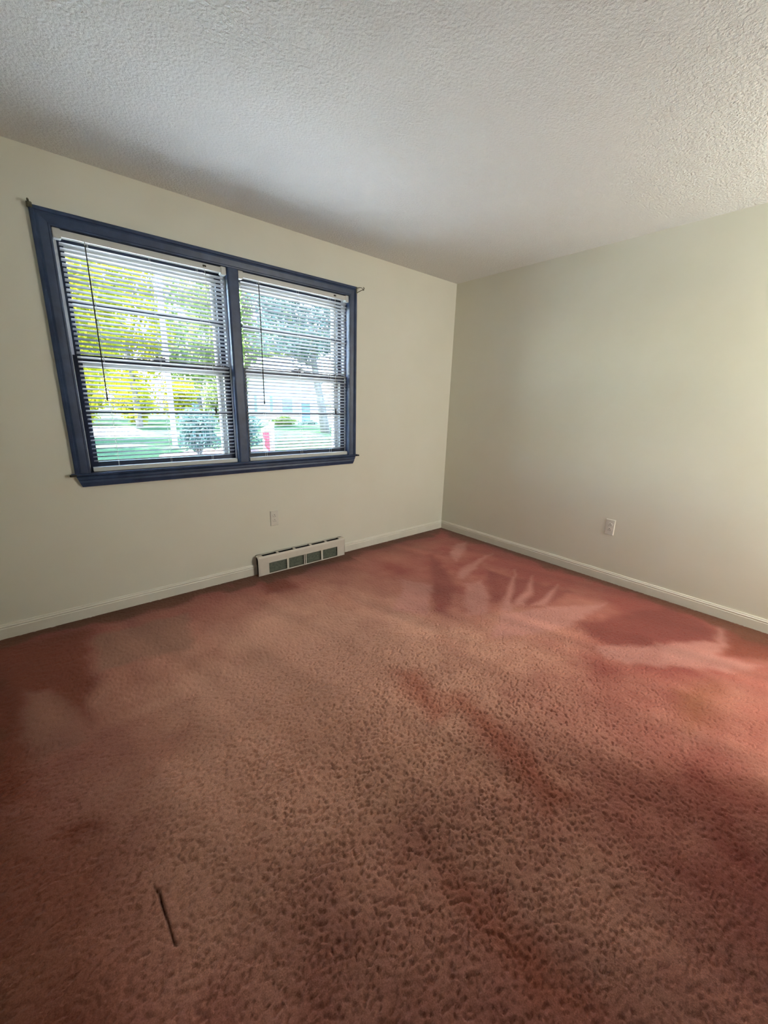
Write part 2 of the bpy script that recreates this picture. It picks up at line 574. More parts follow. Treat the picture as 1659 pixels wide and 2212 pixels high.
# grey-brown soiling along the edges of the room (dust drawn under the baseboards), plus heater shadow painted in
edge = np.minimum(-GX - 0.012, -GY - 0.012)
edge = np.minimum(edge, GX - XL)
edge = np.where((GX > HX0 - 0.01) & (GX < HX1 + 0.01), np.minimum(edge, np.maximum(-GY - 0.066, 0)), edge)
heater_shade = ((GX > HX0 - 0.03) & (GX < HX1 + 0.03)) * np.exp(-np.clip(edge, 0, 9) / 0.07) * 0.6
soil_and_shade = np.clip(heater_shade + np.exp(-np.clip(edge, 0, 9) / 0.035) * 0.75 + np.exp(-np.clip(edge, 0, 9) / 0.26) * 1.0 * (0.25 + mix), 0, 0.95)
blend(soil_and_shade, np.array([0.07, 0.022, 0.012]), 1.0)
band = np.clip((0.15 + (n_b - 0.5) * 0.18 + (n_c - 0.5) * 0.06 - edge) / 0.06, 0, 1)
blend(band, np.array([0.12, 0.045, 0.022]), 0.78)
# streaky tracks of the vacuum cleaner
tr_ = vnoise(GX, GY, 0.09, 41, (0.25, -0.97), 9.0)
C3 *= (0.86 + 0.28 * tr_)[..., None]
C3 *= (0.92 + 0.44 * mix)[..., None]
C3 = np.clip(C3, 0, 0.85)
# the snag: a narrow slit in the pile in the left foreground
slit = poly_mask(GX + (n_c - 0.5) * 0.012, GY, [(-3.212, -1.825), (-3.203, -1.858), (-3.198, -1.93), (-3.197, -2.005), (-3.201, -2.0), (-3.203, -1.93), (-3.208, -1.87)], 0.004)
hh -= slit * 0.012
blend(slit, np.array([0.03, 0.008, 0.006]), 0.9)
hh = np.where(edge < 0.02, np.minimum(hh, 0.0), hh)
hh = np.clip(hh, -0.022, 0.008)
nx, ny = GX.shape
verts = np.stack([GX, GY, hh], -1).reshape(-1, 3)
idx = np.arange(nx * ny).reshape(nx, ny)
quads = np.stack([idx[:-1, :-1], idx[1:, :-1], idx[1:, 1:], idx[:-1, 1:]], -1).reshape(-1, 4)
me = D.meshes.new('floor')
me.vertices.add(len(verts))
me.vertices.foreach_set('co', verts.astype(np.float32).ravel())
me.loops.add(quads.size)
me.loops.foreach_set('vertex_index', quads.astype(np.int32).ravel())
me.polygons.add(len(quads))
me.polygons.foreach_set('loop_start', np.arange(0, quads.size, 4, dtype=np.int32))
me.polygons.foreach_set('loop_total', np.full(len(quads), 4, dtype=np.int32))
me.update()
me.validate()
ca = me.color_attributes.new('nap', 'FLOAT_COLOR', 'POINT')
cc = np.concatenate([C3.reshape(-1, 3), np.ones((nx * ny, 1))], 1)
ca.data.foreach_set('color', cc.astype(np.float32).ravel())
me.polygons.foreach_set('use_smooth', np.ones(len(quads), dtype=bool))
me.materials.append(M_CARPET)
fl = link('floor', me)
tag(fl, 'worn rust red wall to wall carpet with vacuum marks', 'carpet', kind='structure')
sub = MB().box(XL, 0, YB, 0, -0.2, -0.03).build('trim_1', M_SUB)
tag(sub, 'wooden subfloor hidden under the rust red carpet', 'subfloor', kind='structure')

# ------------------------------------------------------------------ baseboards
BP = [(0, -0.012), (-0.013, -0.012), (-0.013, 0.058), (-0.0105, 0.061), (-0.0105, 0.064), (-0.012, 0.067), (-0.012, 0.070),
      (-0.008, 0.075), (-0.008, 0.078), (-0.006, 0.083), (0, 0.083)]
b = MB().prism(BP, 'x', XL, HX0 + 0.004)
tag(b.build('baseboard_left', M_WHITE), 'white moulded baseboard under the window, left of the heater', 'baseboard', kind='structure')
b = MB().prism(BP, 'x', HX1 - 0.004, 0.0, db=[p_[0] for p_ in BP])
tag(b.build('baseboard_corner', M_WHITE), 'short white baseboard between the heater and the room corner', 'baseboard', kind='structure')
b = MB().prism(BP, 'y', YB, 0.0, db=[p_[0] for p_ in BP])
tag(b.build('baseboard_right', M_WHITE), 'long white moulded baseboard along the bare right wall', 'baseboard', kind='structure')

# ------------------------------------------------------------------ window
win = empty('window_1', (0, 0, 0))
tag(win, 'wide double hung twin window in a dark navy wooden frame', 'window', kind='structure')
CX0, CX1, CZ0, CZ1 = -3.149, -1.199, 0.803, 2.189
CI0, CI1, CIT, CIB = -3.074, -1.266, 2.116, 0.880


def casing_prof(a, b_):
    """face profile from outer edge a to inner edge b_ (across), depth along y"""
    s = 1 if b_ > a else -1
    wdt = abs(b_ - a)
    pr = [(0, 0), (0, -0.019), (0.005, -0.022), (0.016, -0.022), (0.020, -0.017), (0.030, -0.0185), (wdt * 0.62, -0.0165),
          (wdt - 0.012, -0.014), (wdt - 0.008, -0.016), (wdt - 0.002, -0.015), (wdt, -0.012), (wdt, 0.0)]
    return [(a + s * q0, q1) for q0, q1 in pr]


# top casing (mitred), profile in (y,z): swap
pt = casing_prof(CZ1, CIT)
prof = [(q1, q0) for q0, q1 in pt]
off0 = [(CZ1 - q0) / (CZ1 - CIT) * (CI0 - CX0) for q0, q1 in pt]
off1 = [-(CZ1 - q0) / (CZ1 - CIT) * (CX1 - CI1) for q0, q1 in pt]
MB().prism(prof, 'x', CX0, CX1, off0, off1).build('casing', M_NAVY, win)
for a, b_ in ((CX0, CI0), (CX1, CI1)):
    pl = casing_prof(a, b_)
    offt = [-abs(q0 - a) / abs(b_ - a) * (CZ1 - CIT) for q0, q1 in pl]
    MB().prism(pl, 'z', CIB - 0.012, CZ1, None, offt).build('casing', M_NAVY, win)
# mullion casing with a raised centre
m = MB().prism([(MX0, 0.02), (MX0, -0.008), (MX0 + 0.006, -0.012), (MX0 + 0.012, -0.013), (MX1 - 0.012, -0.013),
                (MX1 - 0.006, -0.012), (MX1, -0.008), (MX1, 0.02)], 'z', CIB, CIT)
m.build('mullion', M_NAVY, win)
MB().box(MX0 + 0.006, MX1 - 0.006, 0.02, 0.148, OZ0, OZ1).build('mullion_post', M_NAVY, win)
# stool (sill nosing) with rounded horns, and apron with canted ends
m = MB()
nose = [(0.0, 0.866), (-0.022, 0.866), (-0.028, 0.869), (-0.030, 0.874), (-0.028, 0.879), (-0.022, 0.882), (0.0, 0.882)]
m.prism(nose, 'x', CX0 - 0.018, CX1 + 0.018)
m.build('stool', M_NAVY, win, bevel=0.002)
MB().box(OX0, OX1, 0.0, 0.15, OZ0 - 0.01, 0.882).build('inner_sill', M_NAVY, win)
pa = [(0, 0.866), (-0.016, 0.866), (-0.021, 0.860), (-0.021, 0.846), (-0.017, 0.840), (-0.019, 0.828), (-0.014, 0.812), (-0.012, 0.803), (0, 0.803)]
oa = [0.022 * (0.866 - q1) / 0.063 for q0, q1 in pa]
MB().prism(pa, 'x', CX0 + 0.003, CX1 - 0.003, oa, [-q for q in oa]).build('apron', M_NAVY, win)
# head and side jambs inside the wall
MB().box(OX0, OX1, 0.0, 0.149, OZ1 - 0.008, OZ1).build('head_jamb', M_NAVY, win)
for xa, xb in ((OX0, OX0 + 0.004), (OX1 - 0.004, OX1)):
    MB().box(xa, xb, 0.0, 0.149, 0.882, OZ1 - 0.008).build('side_jamb', M_NAVY, win)

ZB, ZT, ZM = 0.884, 2.118, 1.512
SILL_Z = 0.882


def bay(x0, x1):
    # vinyl liners at both sides
    for s in (0, 1):
        xa, xb = (x0, x0 + 0.017) if s == 0 else (x1 - 0.017, x1)
        m = MB().box(xa, xb, 0.052, 0.090, ZM + 0.012, ZT)
        xa2, xb2 = (x0, x0 + 0.006) if s == 0 else (x1 - 0.006, x1)
        m.box(xa2, xb2, 0.046, 0.090, SILL_Z, ZM + 0.010)
        m.build('jamb_liner', M_LINER, win)
    for (za, zb, ya, yb, rb, rt, mu, nm) in ((ZM - 0.016, ZT, 0.092, 0.124, 0.034, 0.040, 0.015, 'upper'),
                                             (SILL_Z + 0.001, ZM + 0.016, 0.056, 0.090, 0.050, 0.034, 0.019, 'lower')):
        xa, xb = x0 + 0.007, x1 - 0.007
        st = 0.040
        m = MB()
        m.box(xa, xa + st, ya, yb, za, zb).box(xb - st, xb, ya, yb, za, zb)
        m.box(xa + st, xb - st, ya, yb, za, za + rb).box(xa + st, xb - st, ya, yb, zb - rt, zb)
        sash = m.build('sash', M_SASH, win, bevel=0.002)
        zmid = 1.222 if nm == 'lower' else 1.800
        MB().box(xa + st, xb - st, ya + 0.004, yb - 0.004, zmid - mu / 2, zmid + mu / 2).build('muntin', M_SASH, sash)
        for z1, z2 in ((za + rb, zmid - mu / 2), (zmid + mu / 2, zb - rt)):
            MB().box(xa + st - 0.004, xb - st + 0.004, (ya + yb) / 2 - 0.0015, (ya + yb) / 2 + 0.0015, z1 - 0.003, z2 + 0.003).build('pane', M_GLASS, sash)
        if nm == 'lower':
            xc = (x0 + x1) / 2
            lk = MB().box(xc - 0.034, xc + 0.034, ya - 0.002, ya + 0.030, zb, zb + 0.006)
            lk.tube([(xc - 0.012, ya + 0.012, zb + 0.006), (xc - 0.012, ya + 0.012, zb + 0.016)], 0.011, 10)
            lk.box(xc - 0.018, xc + 0.036, ya + 0.006, ya + 0.016, zb + 0.014, zb + 0.022)
            lk.build('sash_lock', M_DARK, sash)
    # cream storm window outside
    ya, yb = 0.138, 0.166
    xa, xb = x0 + 0.002, x1 - 0.002
    st = 0.062
    m = MB()
    m.box(xa, xa + 0.05, ya, yb, SILL_Z, ZT).box(xb - st, xb, ya, yb, SILL_Z, ZT)
    m.box(xa + 0.05, xb - st, ya, yb, ZT - 0.072, ZT).box(xa + 0.05, xb - st, ya, yb, SILL_Z, SILL_Z + 0.03)
    m.box(xa + 0.05, xb - st, ya, yb, ZM - 0.045, ZM + 0.008)
    # raised beads of the tracks
    for q in (0.018, 0.034, 0.052):
        m.box(xb - q - 0.005, xb - q, ya - 0.008, ya, SILL_Z + 0.03, ZT - 0.072)
    m.box(xa + 0.038, xa + 0.044, ya - 0.008, ya, SILL_Z + 0.03, ZT - 0.072)
    sf = m.build('storm_frame', M_STORM, win)
    for z1, z2 in ((SILL_Z + 0.03, ZM - 0.045), (ZM + 0.008, ZT - 0.072)):
        MB().box(xa + 0.048, xb - st + 0.002, 0.150, 0.153, z1 - 0.002, z2 + 0.002).build('pane', M_GLASS, sf)


bay(OX0 + 0.004, MX0 + 0.006)
bay(MX1 - 0.006, OX1 - 0.004)

# ------------------------------------------------------------------ mini blinds
PITCH = 0.0236


def slat_mesh(L):
    wd, cr, th = 0.0262, 0.0022, 0.0005
    n = 6
    top, bot = [], []
    for i in range(n + 1):
        q = -0.5 + i / n
        z = cr * (1 - (2 * q) ** 2)
        top.append((q * wd, z + th))
        bot.append((q * wd, z))
    prof = top + bot[::-1]
    return MB().prism(prof, 'x', -L / 2, L / 2).mesh('slat', M_SLAT, False)


def make_blind(x0, x1, label, wand_x, seed):
    r_ = random.Random(seed)
    root = empty('mini_blind', ((x0 + x1) / 2, 0.022, 0.883))
    tag(root, label, 'blind', 'mini blinds in the twin window')
    ox, oy, oz = root.location
    hx = (x1 - x0) / 2
    zt = 2.112 - oz
    # headrail: open steel channel seen from below
    prof = [(-0.019, zt - 0.031), (-0.019, zt), (0.019, zt), (0.019, zt - 0.031), (0.0165, zt - 0.031), (0.012, zt - 0.026),
            (-0.012, zt - 0.026), (-0.0165, zt - 0.031)]
    MB().prism(prof, 'x', -hx + 0.003, hx - 0.003).build('headrail', M_RAIL, root, bevel=0.0012)
    for s in (-1, 1):
        xa, xb = (-hx - 0.002, -hx + 0.032) if s < 0 else (hx - 0.032, hx + 0.002)
        MB().box(xa, xb, -0.0225, 0.0225, zt - 0.040, zt + 0.005).build('end_bracket', M_RAIL, root, bevel=0.0025)
    me_s = slat_mesh(x1 - x0 - 0.034)
    ztop = 2.053 - oz
    n = 48
    for i in range(n):
        o = link('slat', me_s, root)
        z = ztop - i * PITCH
        o.location = (0.003 + r_.uniform(-0.001, 0.001), 0.0, z)
        o.rotation_euler = (math.radians(-22.0 + r_.uniform(-1.6, 1.6)), 0, 0)
    zb = ztop - n * PITCH
    MB().prism([(-0.0145, 0.001), (-0.0145, 0.020), (-0.010, 0.026), (0.010, 0.026), (0.0145, 0.020), (0.0145, 0.001)], 'x',
               -hx + 0.010, hx - 0.006).build('bottom_rail', M_RAIL, root, bevel=0.001)
    # ladder strings, two per ladder
    for q in (-hx + 0.14, 0.0, hx - 0.17):
        m = MB()
        for yy in (-0.0142, 0.0142):
            m.tube([(q, yy, 0.024), (q, yy, zt - 0.026)], 0.0007, 5)
        for i in range(n):
            z = ztop - i * PITCH
            m.tube([(q, -0.0142, z - 0.0022), (q, 0.0142, z - 0.0022)], 0.0005, 4)
        m.build('ladder_cord', M_CORD, root)
    # lift cord with cord lock and dark tassel
    lx = hx - 0.13
    MB().box(lx - 0.010, lx + 0.010, -0.0215, -0.017, zt - 0.020, zt - 0.009).build('cord_lock', M_DARK, root, bevel=0.001)
    zl = 1.26 - oz
    m = MB().tube([(lx, -0.0225, zt - 0.018), (lx + 0.002, -0.0215, zt - 0.3), (lx + 0.001, -0.0215, zl)], 0.0011, 6)
    lc = m.build('lift_cord', M_CORD, root)
    MB().tube([(lx + 0.001, -0.0215, zl + 0.004), (lx + 0.001, -0.0215, zl - 0.012), (lx + 0.001, -0.0215, zl - 0.034),
               (lx + 0.001, -0.0215, zl - 0.040)], [0.0025, 0.0048, 0.0062, 0.004], 8).build('tassel', M_DARK, lc)
    # tilt wand hung from a small hook
    wx = wand_x - ox
    MB().tube([(wx, -0.012, zt - 0.024), (wx, -0.0205, zt - 0.030), (wx, -0.0225, zt - 0.044), (wx, -0.021, zt - 0.050)], 0.0028, 8).build('wand_hook', M_RAIL, root)
    wz0 = 1.284 - oz
    wn = MB().tube([(wx, -0.0215, zt - 0.046), (wx, -0.0225, zt - 0.3), (wx - 0.001, -0.0225, wz0 + 0.03), (wx - 0.001, -0.0225, wz0 + 0.026),
                    (wx - 0.001, -0.0225, wz0)], [0.0030, 0.0034, 0.0034, 0.0044, 0.0046], 6)
    wn.build('tilt_wand', M_WAND, root)
    return root


make_blind(-3.069, -2.214, 'white slatted mini blind lowered over the left half of the window', -2.942, 3)
make_blind(-2.136, -1.262, 'white slatted mini blind lowered over the right half of the window', -2.000, 4)

# ------------------------------------------------------------------ curtain rod brackets left on the casing
br = empty('curtain_bracket', (CX1, -0.012, 2.165))
tag(br, 'bare wire curtain rod bracket at the upper right corner of the window frame', 'bracket', 'old curtain rod brackets')
MB().tube([(-0.006, -0.012, 0.014), (0.014, -0.026, 0.019), (0.026, -0.036, 0.016), (0.034, -0.042, 0.006)], 0.0024, 6).build('upper_wire', M_BRASS, br, True)
MB().tube([(-0.004, -0.010, -0.020), (0.012, -0.026, -0.008), (0.034, -0.042, 0.006)], 0.0028, 6).build('lower_wire', M_BRASS, br, True)
MB().tube([(0.030, -0.040, 0.001), (0.038, -0.044, 0.004), (0.041, -0.045, 0.012), (0.037, -0.044, 0.020), (0.034, -0.043, 0.022)], [0.0035, 0.005, 0.005, 0.003, 0.002], 7).build('hook', M_BRASS, br, True)
MB().box(-0.012, -0.003, -0.013, -0.007, -0.026, 0.020).build('back_plate', M_BRASS, br, bevel=0.001)
bl = empty('curtain_bracket', (CX0, -0.012, 2.189))
tag(bl, 'small tarnished curtain bracket at the upper left corner of the window frame', 'bracket', 'old curtain rod brackets')
MB().box(-0.006, 0.016, -0.014, 0.004, -0.016, 0.008).build('back_plate', M_BRASS, bl, bevel=0.002)
MB().tube([(0.004, -0.010, 0.006), (0.003, -0.026, 0.010), (0.001, -0.040, 0.008), (-0.001, -0.044, 0.001)], [0.004, 0.004, 0.004, 0.003], 7).build('hook', M_BRASS, bl, True)
for xx, lab in ((CX0 - 0.006, 'dark round peg beside the lower left corner of the window frame'),
                (CX1 + 0.006, 'dark round peg beside the lower right corner of the window frame')):
    s = -1 if xx < -2 else 1
    pg = MB().tube([(xx - s * 0.012, -0.030, 0.874), (xx + s * 0.010, -0.031, 0.874), (xx + s * 0.015, -0.031, 0.874), (xx + s * 0.020, -0.031, 0.874)],
                   [0.005, 0.0055, 0.0075, 0.005], 10).build('curtain_peg', M_DARK, None, True)
    tag(pg, lab, 'peg', 'curtain pegs at the window sill')


# ------------------------------------------------------------------ outlets
def make_outlet(loc, rz, label):
    """plate in local x-z plane, facing -y"""
    r0 = empty('wall_outlet', loc, rz)
    tag(r0, label, 'outlet', 'duplex wall outlets')
    MB().prism([(-0.0335, 0.0), (-0.0335, -0.0025), (-0.029, -0.0062), (0.029, -0.0062), (0.0335, -0.0025), (0.0335, 0.0)], 'z', -0.061, 0.061,
               [0, 0.001, 0.004, 0.004, 0.001, 0], [0, -0.001, -0.004, -0.004, -0.001, 0]).build('face_plate', M_PLATE, r0)
    for zc in (0.0195, -0.0195):
        pr = []
        for i in range(16):
            a = 2 * math.pi * i / 16
            pr.append((max(-0.0172, min(0.0172, 0.0185 * math.cos(a))), zc + 0.0145 * math.sin(a)))
        m = MB()
        vs = [(q0, -0.0060, q1) for q0, q1 in pr] + [(q0 * 0.97, -0.0086, zc + (q1 - zc) * 0.97) for q0, q1 in pr]
        fs = [(i, (i + 1) % 16, 16 + (i + 1) % 16, 16 + i) for i in range(16)] + [tuple(range(16, 32))]
        rc = m.add(vs, fs).build('receptacle', M_PLATE, r0)
        # slots, earth hole uppermost
        MB().box(-0.0075, -0.0050, -0.0090, -0.0075, zc - 0.0085, zc - 0.0005).build('slot', M_BLACK, rc)
        MB().box(0.0050, 0.0075, -0.0090, -0.0075, zc - 0.0085, zc - 0.0005).build('slot', M_BLACK, rc)
        MB().tube([(0, -0.0075, zc + 0.0068), (0, -0.0090, zc + 0.0068)], 0.0030, 10).build('earth_hole', M_BLACK, rc)
    MB().tube([(0, -0.0060, 0), (0, -0.0078, 0)], 0.0032, 10).build('screw', M_PLATE, r0)
    return r0


make_outlet((-1.967, 0.0, 0.4285), 0.0, 'white duplex outlet under the window, above the heater')
make_outlet((0.0, -1.712, 0.436), math.radians(-90), 'white duplex outlet on the bare right wall')

# ------------------------------------------------------------------ baseboard heater
ht = empty('baseboard_heater', ((HX0 + HX1) / 2, 0.0, 0.0))
tag(ht, 'low off white baseboard heater with slotted top under the window', 'heater')
hl = (HX1 - HX0) / 2
DEP = 0.062


def arc(cy, cz, r, a0, a1, n=5):
    return [(cy + r * math.cos(math.radians(a0 + (a1 - a0) * i / n)), cz + r * math.sin(math.radians(a0 + (a1 - a0) * i / n))) for i in range(n + 1)]


ZTOP = 0.157
# top slots (5) and bridges; front has 4 openings
slots = [(-0.360, -0.240), (-0.222, -0.094), (-0.076, 0.058), (0.076, 0.204), (0.222, 0.345)]
m = MB()
# front panel above the openings, curved into the top edge
pf = [(-DEP, 0.100)] + [(-DEP, 0.138)] + arc(-DEP + 0.018, 0.139, 0.018, 180, 112) + [(-DEP + 0.013, ZTOP - 0.003)] + arc(-DEP + 0.018, 0.139, 0.0155, 112, 180) + [(-DEP + 0.0025, 0.100)]
m.prism(pf, 'x', -hl, hl)
shell = m.build('front_panel', M_HEAT, ht)
m = MB()
m.box(-hl, hl, -0.006, -0.001, 0.02, ZTOP)
m.build('back_panel', M_HEAT, ht)
m = MB()
edges = [-hl] + [q for s_ in slots for q in s_] + [hl]
for i in range(0, len(edges), 2):
    m.box(edges[i], edges[i + 1], -DEP + 0.011, -0.001, ZTOP - 0.0028, ZTOP)
m.box(-hl, hl, -0.012, -0.001, ZTOP - 0.0028, ZTOP)
m.build('top_grille', M_HEAT, ht)
# left and right solid ends of the front, posts between the openings, lower lip
m = MB()
m.box(-hl, -hl + 0.080, -DEP, -DEP + 0.0025, 0.001, 0.100)
m.build('end_panel', M_HEAT, ht)
m = MB()
m.box(hl - 0.078, hl, -DEP, -DEP + 0.0025, 0.001, 0.100)
m.box(hl - 0.0025, hl, -DEP, -0.001, 0.001, 0.150)
m.build('end_panel', M_HEAT, ht)
opens = [(-hl + 0.080, -0.165), (-0.147, -0.012), (0.012, 0.152), (0.170, hl - 0.078)]
for xa, xb in ((-0.165, -0.147), (-0.012, -0.003), (0.003, 0.012), (0.152, 0.170)):
    MB().box(xa, xb, -DEP - 0.001, -DEP + 0.003, 0.008, 0.102).build('post', M_HEAT, ht, bevel=0.001)
MB().prism([(-DEP - 0.002, 0.002), (-DEP - 0.002, 0.010), (-DEP + 0.003, 0.010), (-DEP + 0.010, 0.004), (-DEP + 0.010, 0.002)], 'x', -hl + 0.08, hl - 0.078).build('bottom_lip', M_HEAT, ht)
MB().prism([(-DEP - 0.0015, 0.094), (-DEP - 0.0015, 0.103), (-DEP + 0.002, 0.103), (-DEP + 0.002, 0.094)], 'x', -hl + 0.075, hl - 0.073).build('upper_lip', M_HEAT, ht)
for xa, xb in opens:
    m = MB()
    for i in range(7):
        z = 0.016 + i * 0.012
        m.prism([(-DEP + 0.006, z - 0.003), (-DEP + 0.007, z - 0.004), (-DEP + 0.018, z + 0.004), (-DEP + 0.017, z + 0.005)], 'x', xa - 0.002, xb + 0.002)
    m.build('grille', M_FIN, ht)
m = MB()
for i in range(60):
    x = -0.31 + i * 0.0105
    m.box(x, x + 0.001, -0.038, -0.008, 0.03, 0.10)
m.tube([(-0.33, -0.023, 0.065), (0.33, -0.023, 0.065)], 0.010, 10)
m.build('heating_fin', M_FIN, ht, kind='stuff')
# inverted U end profile on the left, open and dark
po = [(-DEP, 0.001)] + [(-DEP, 0.125)] + arc(-DEP + 0.031, 0.126, 0.031, 180, 0, 10) + [(0.0, 0.001)]
pi_ = [(-0.006, 0.001)] + arc(-DEP + 0.031, 0.124, 0.025, 0, 180, 10) + [(-DEP + 0.006, 0.001)]
MB().prism(po[:1] + po[1:] + pi_, 'x', -hl - 0.006, -hl + 0.002).build('end_trim', M_HEAT, ht)
MB().box(-hl + 0.003, -hl + 0.005, -DEP + 0.006, -0.007, 0.003, 0.145).build('end_cavity', M_BLACK, ht)
MB().box(-hl + 0.01, hl - 0.01, -0.0075, -0.0065, 0.004, 0.15).build('cavity_back', M_BLACK, ht)

# ------------------------------------------------------------------ outdoors
GZ = -0.80
lw = MB()
lw.add([(-90, 0.3, GZ), (90, 0.3, GZ), (90, 140, GZ), (-90, 140, GZ)], [(0, 1, 2, 3)])
lawn = lw.build('lawn', M_LAWN)
tag(lawn, 'green lawn outside the window', 'lawn', kind='structure')


def leaves(name, mat, parent, center, radii, n, size, seed, hollow=0.55):
    r_ = np.random.default_rng(seed)
    d = r_.normal(size=(n, 3))
    d /= np.linalg.norm(d, axis=1)[:, None]
    rad = hollow + (1 - hollow) * r_.random(n) ** 0.7
    lump = 1 + 0.22 * np.sin(d[:, 0] * 5 + seed) * np.sin(d[:, 1] * 5.3 + seed * 2) + 0.16 * np.sin(d[:, 2] * 7 + seed)
    P = np.array(center) + d * (rad * lump)[:, None] * np.array(radii)
    a = r_.normal(size=(n, 3))
    a /= np.linalg.norm(a, axis=1)[:, None]
    b = r_.normal(size=(n, 3))
    b -= (a * b).sum(1)[:, None] * a
    b /= np.linalg.norm(b, axis=1)[:, None]
    s = size * (0.6 + 0.8 * r_.random(n))[:, None]
    V = np.stack([P - a * s, P - b * s * 0.5, P + a * s, P + b * s * 0.5], 1).reshape(-1, 3)
    me = D.meshes.new(name)
    me.vertices.add(len(V))
    me.vertices.foreach_set('co', V.astype(np.float32).ravel())
    me.loops.add(4 * n)
    me.loops.foreach_set('vertex_index', np.arange(4 * n, dtype=np.int32))
    me.polygons.add(n)
    me.polygons.foreach_set('loop_start', np.arange(0, 4 * n, 4, dtype=np.int32))
    me.polygons.foreach_set('loop_total', np.full(n, 4, dtype=np.int32))
    me.update()
    me.validate()
    me.materials.append(mat)
    return link(name, me, parent, 'stuff')


def tree(loc, h, crown_z, radii, mat, n, size, seed, label, lean=0.0, tr=0.18):
    root = empty('tree', (loc[0], loc[1], GZ))
    tag(root, label, 'tree', 'trees outside the window')
    r_ = random.Random(seed)
    m = MB().tube([(0, 0, -0.1), (lean * 0.3, 0, h * 0.25), (lean * 0.7, 0, h * 0.55), (lean, 0, h * 0.9)], [tr * 1.35, tr, tr * 0.75, tr * 0.25], 9)
    m.build('trunk', M_BARK, root, True)
    for i in range(6):
        a = i * 1.05 + r_.random()
        z0 = h * (0.35 + 0.08 * i)
        rr = radii[0] * 0.75
        MB().tube([(lean * 0.6, 0, z0), (lean * 0.6 + math.cos(a) * rr * 0.5, math.sin(a) * rr * 0.5, z0 + 0.5),
                   (lean * 0.6 + math.cos(a) * rr, math.sin(a) * rr, z0 + 1.1)], [tr * 0.5, tr * 0.32, tr * 0.1], 6).build('branch', M_BARK, root, True)
    leaves('foliage', mat, root, (lean, 0, crown_z), radii, n, size, seed)
    return root


def shrub(loc, c, radii, mat, n, size, seed, label, group='shrubs beyond the lawn'):
    root = empty('shrub', (loc[0], loc[1], GZ))
    tag(root, label, 'shrub', group)
    m = MB()
    for i in range(7):
        a = i * 0.9
        m.tube([(0.05 * math.cos(a), 0.05 * math.sin(a), -0.02), (radii[0] * 0.4 * math.cos(a), radii[1] * 0.4 * math.sin(a), c * 0.8),
                (radii[0] * 0.7 * math.cos(a), radii[1] * 0.7 * math.sin(a), c * 1.3)], [0.03, 0.02, 0.006], 5)
    m.build('stem', M_BARK, root)
    leaves('foliage', mat, root, (0, 0, c), radii, n, size, seed, 0.2)
    return root


# trees
tree((-1.6, 22.6), 11.5, 7.6, (2.5, 2.3, 4.9), M_LEAF_Y, 6200, 0.17, 1, 'yellow green tree at the far left of the left window half', 0.3)
tree((2.3, 31.0), 11.5, 7.2, (2.8, 2.5, 5.2), M_LEAF_Y, 5600, 0.18, 2, 'sunlit yellow green tree behind the pale pole', -0.3)
tree((8.6, 31.0), 11.5, 7.4, (2.9, 2.6, 5.0), M_LEAF_G, 5600, 0.18, 3, 'mid green tree at the right of the left window half', 0.2)
tree((12.9, 23.0), 9.0, 7.8, (3.7, 3.2, 3.3), M_LEAF_B, 9000, 0.15, 5, 'dense blue green tree with a leaning trunk before the white house', -1.3, 0.28)
tree((22.5, 48.0), 13.0, 8.8, (4.6, 4.0, 5.0), M_LEAF_G, 5000, 0.28, 6, 'green tree rising behind the white house roof', 0.2, 0.3)
tree((-0.4, 46.0), 13.0, 8.0, (4.4, 4.0, 6.2), M_LEAF_Y, 4500, 0.3, 8, 'tall pale tree in the far background beyond the hedge', 0.2, 0.3)
tree((11.2, 47.5), 14.0, 8.4, (4.6, 4.0, 6.4), M_LEAF_G, 4500, 0.3, 9, 'broad green tree left of the white house', 0.2, 0.3)
tree((-5.6, 17.6), 9.5, 7.0, (2.6, 2.3, 3.2), M_LEAF_G, 2400, 0.24, 51, 'leafy shade tree on the side lawn, nearer the room, left of the window view', 0.1)
tree((-7.2, 24.5), 10.0, 7.4, (2.8, 2.4, 3.4), M_LEAF_G, 2400, 0.24, 52, 'leafy shade tree on the side lawn, farther off, left of the window view', 0.1)
# hedge row of sunlit shrubs
for i, (x, y) in enumerate(((-4.2, 36.2), (-0.6, 36.0), (2.9, 35.8), (6.4, 35.8), (9.8, 36.0))):
    shrub((x, y), 1.9, (1.5, 1.1, 2.1), M_LEAF_Y if i < 4 else M_LEAF_G, 3600, 0.14, 20 + i,
          ['first yellow shrub from the left in the row across the lawn', 'second yellow shrub from the left in the row across the lawn',
           'yellow shrub just left of the pale pole', 'yellow shrub just right of the pale pole', 'green shrub at the right end of the row across the lawn'][i])
shrub((1.35, 13.7), 1.0, (0.72, 0.65, 0.92), M_LEAF_B, 2600, 0.075, 30, 'loose dark green bush growing from the mulch bed', 'bushes in the mulch bed')
shrub((3.35, 14.4), 0.95, (0.75, 0.65, 0.85), M_LEAF_B, 2300, 0.075, 31, 'dark green bush at the right of the mulch bed', 'bushes in the mulch bed')
shrub((13.6, 31.0), 0.42, (1.05, 0.6, 0.42), M_LEAF_G, 2200, 0.10, 32, 'low clipped green shrub in front of the white house', 'low shrubs by the house')
shrub((16.4, 31.6), 0.2, (1.0, 0.5, 0.25), M_LEAF_B, 1200, 0.08, 33, 'very low dark shrub beside the house door', 'low shrubs by the house')
mb = MB()
ring = [(2.2 + 2.1 * math.cos(a_) * (1 + 0.12 * math.sin(3 * a_)), 13.7 + 1.5 * math.sin(a_), GZ + 0.03) for a_ in [i * math.pi / 14 for i in range(28)]]
mb.add(ring + [(q[0], q[1], GZ - 0.02) for q in ring], [tuple(range(28))] + [(i, (i + 1) % 28, 28 + (i + 1) % 28, 28 + i) for i in range(28)])
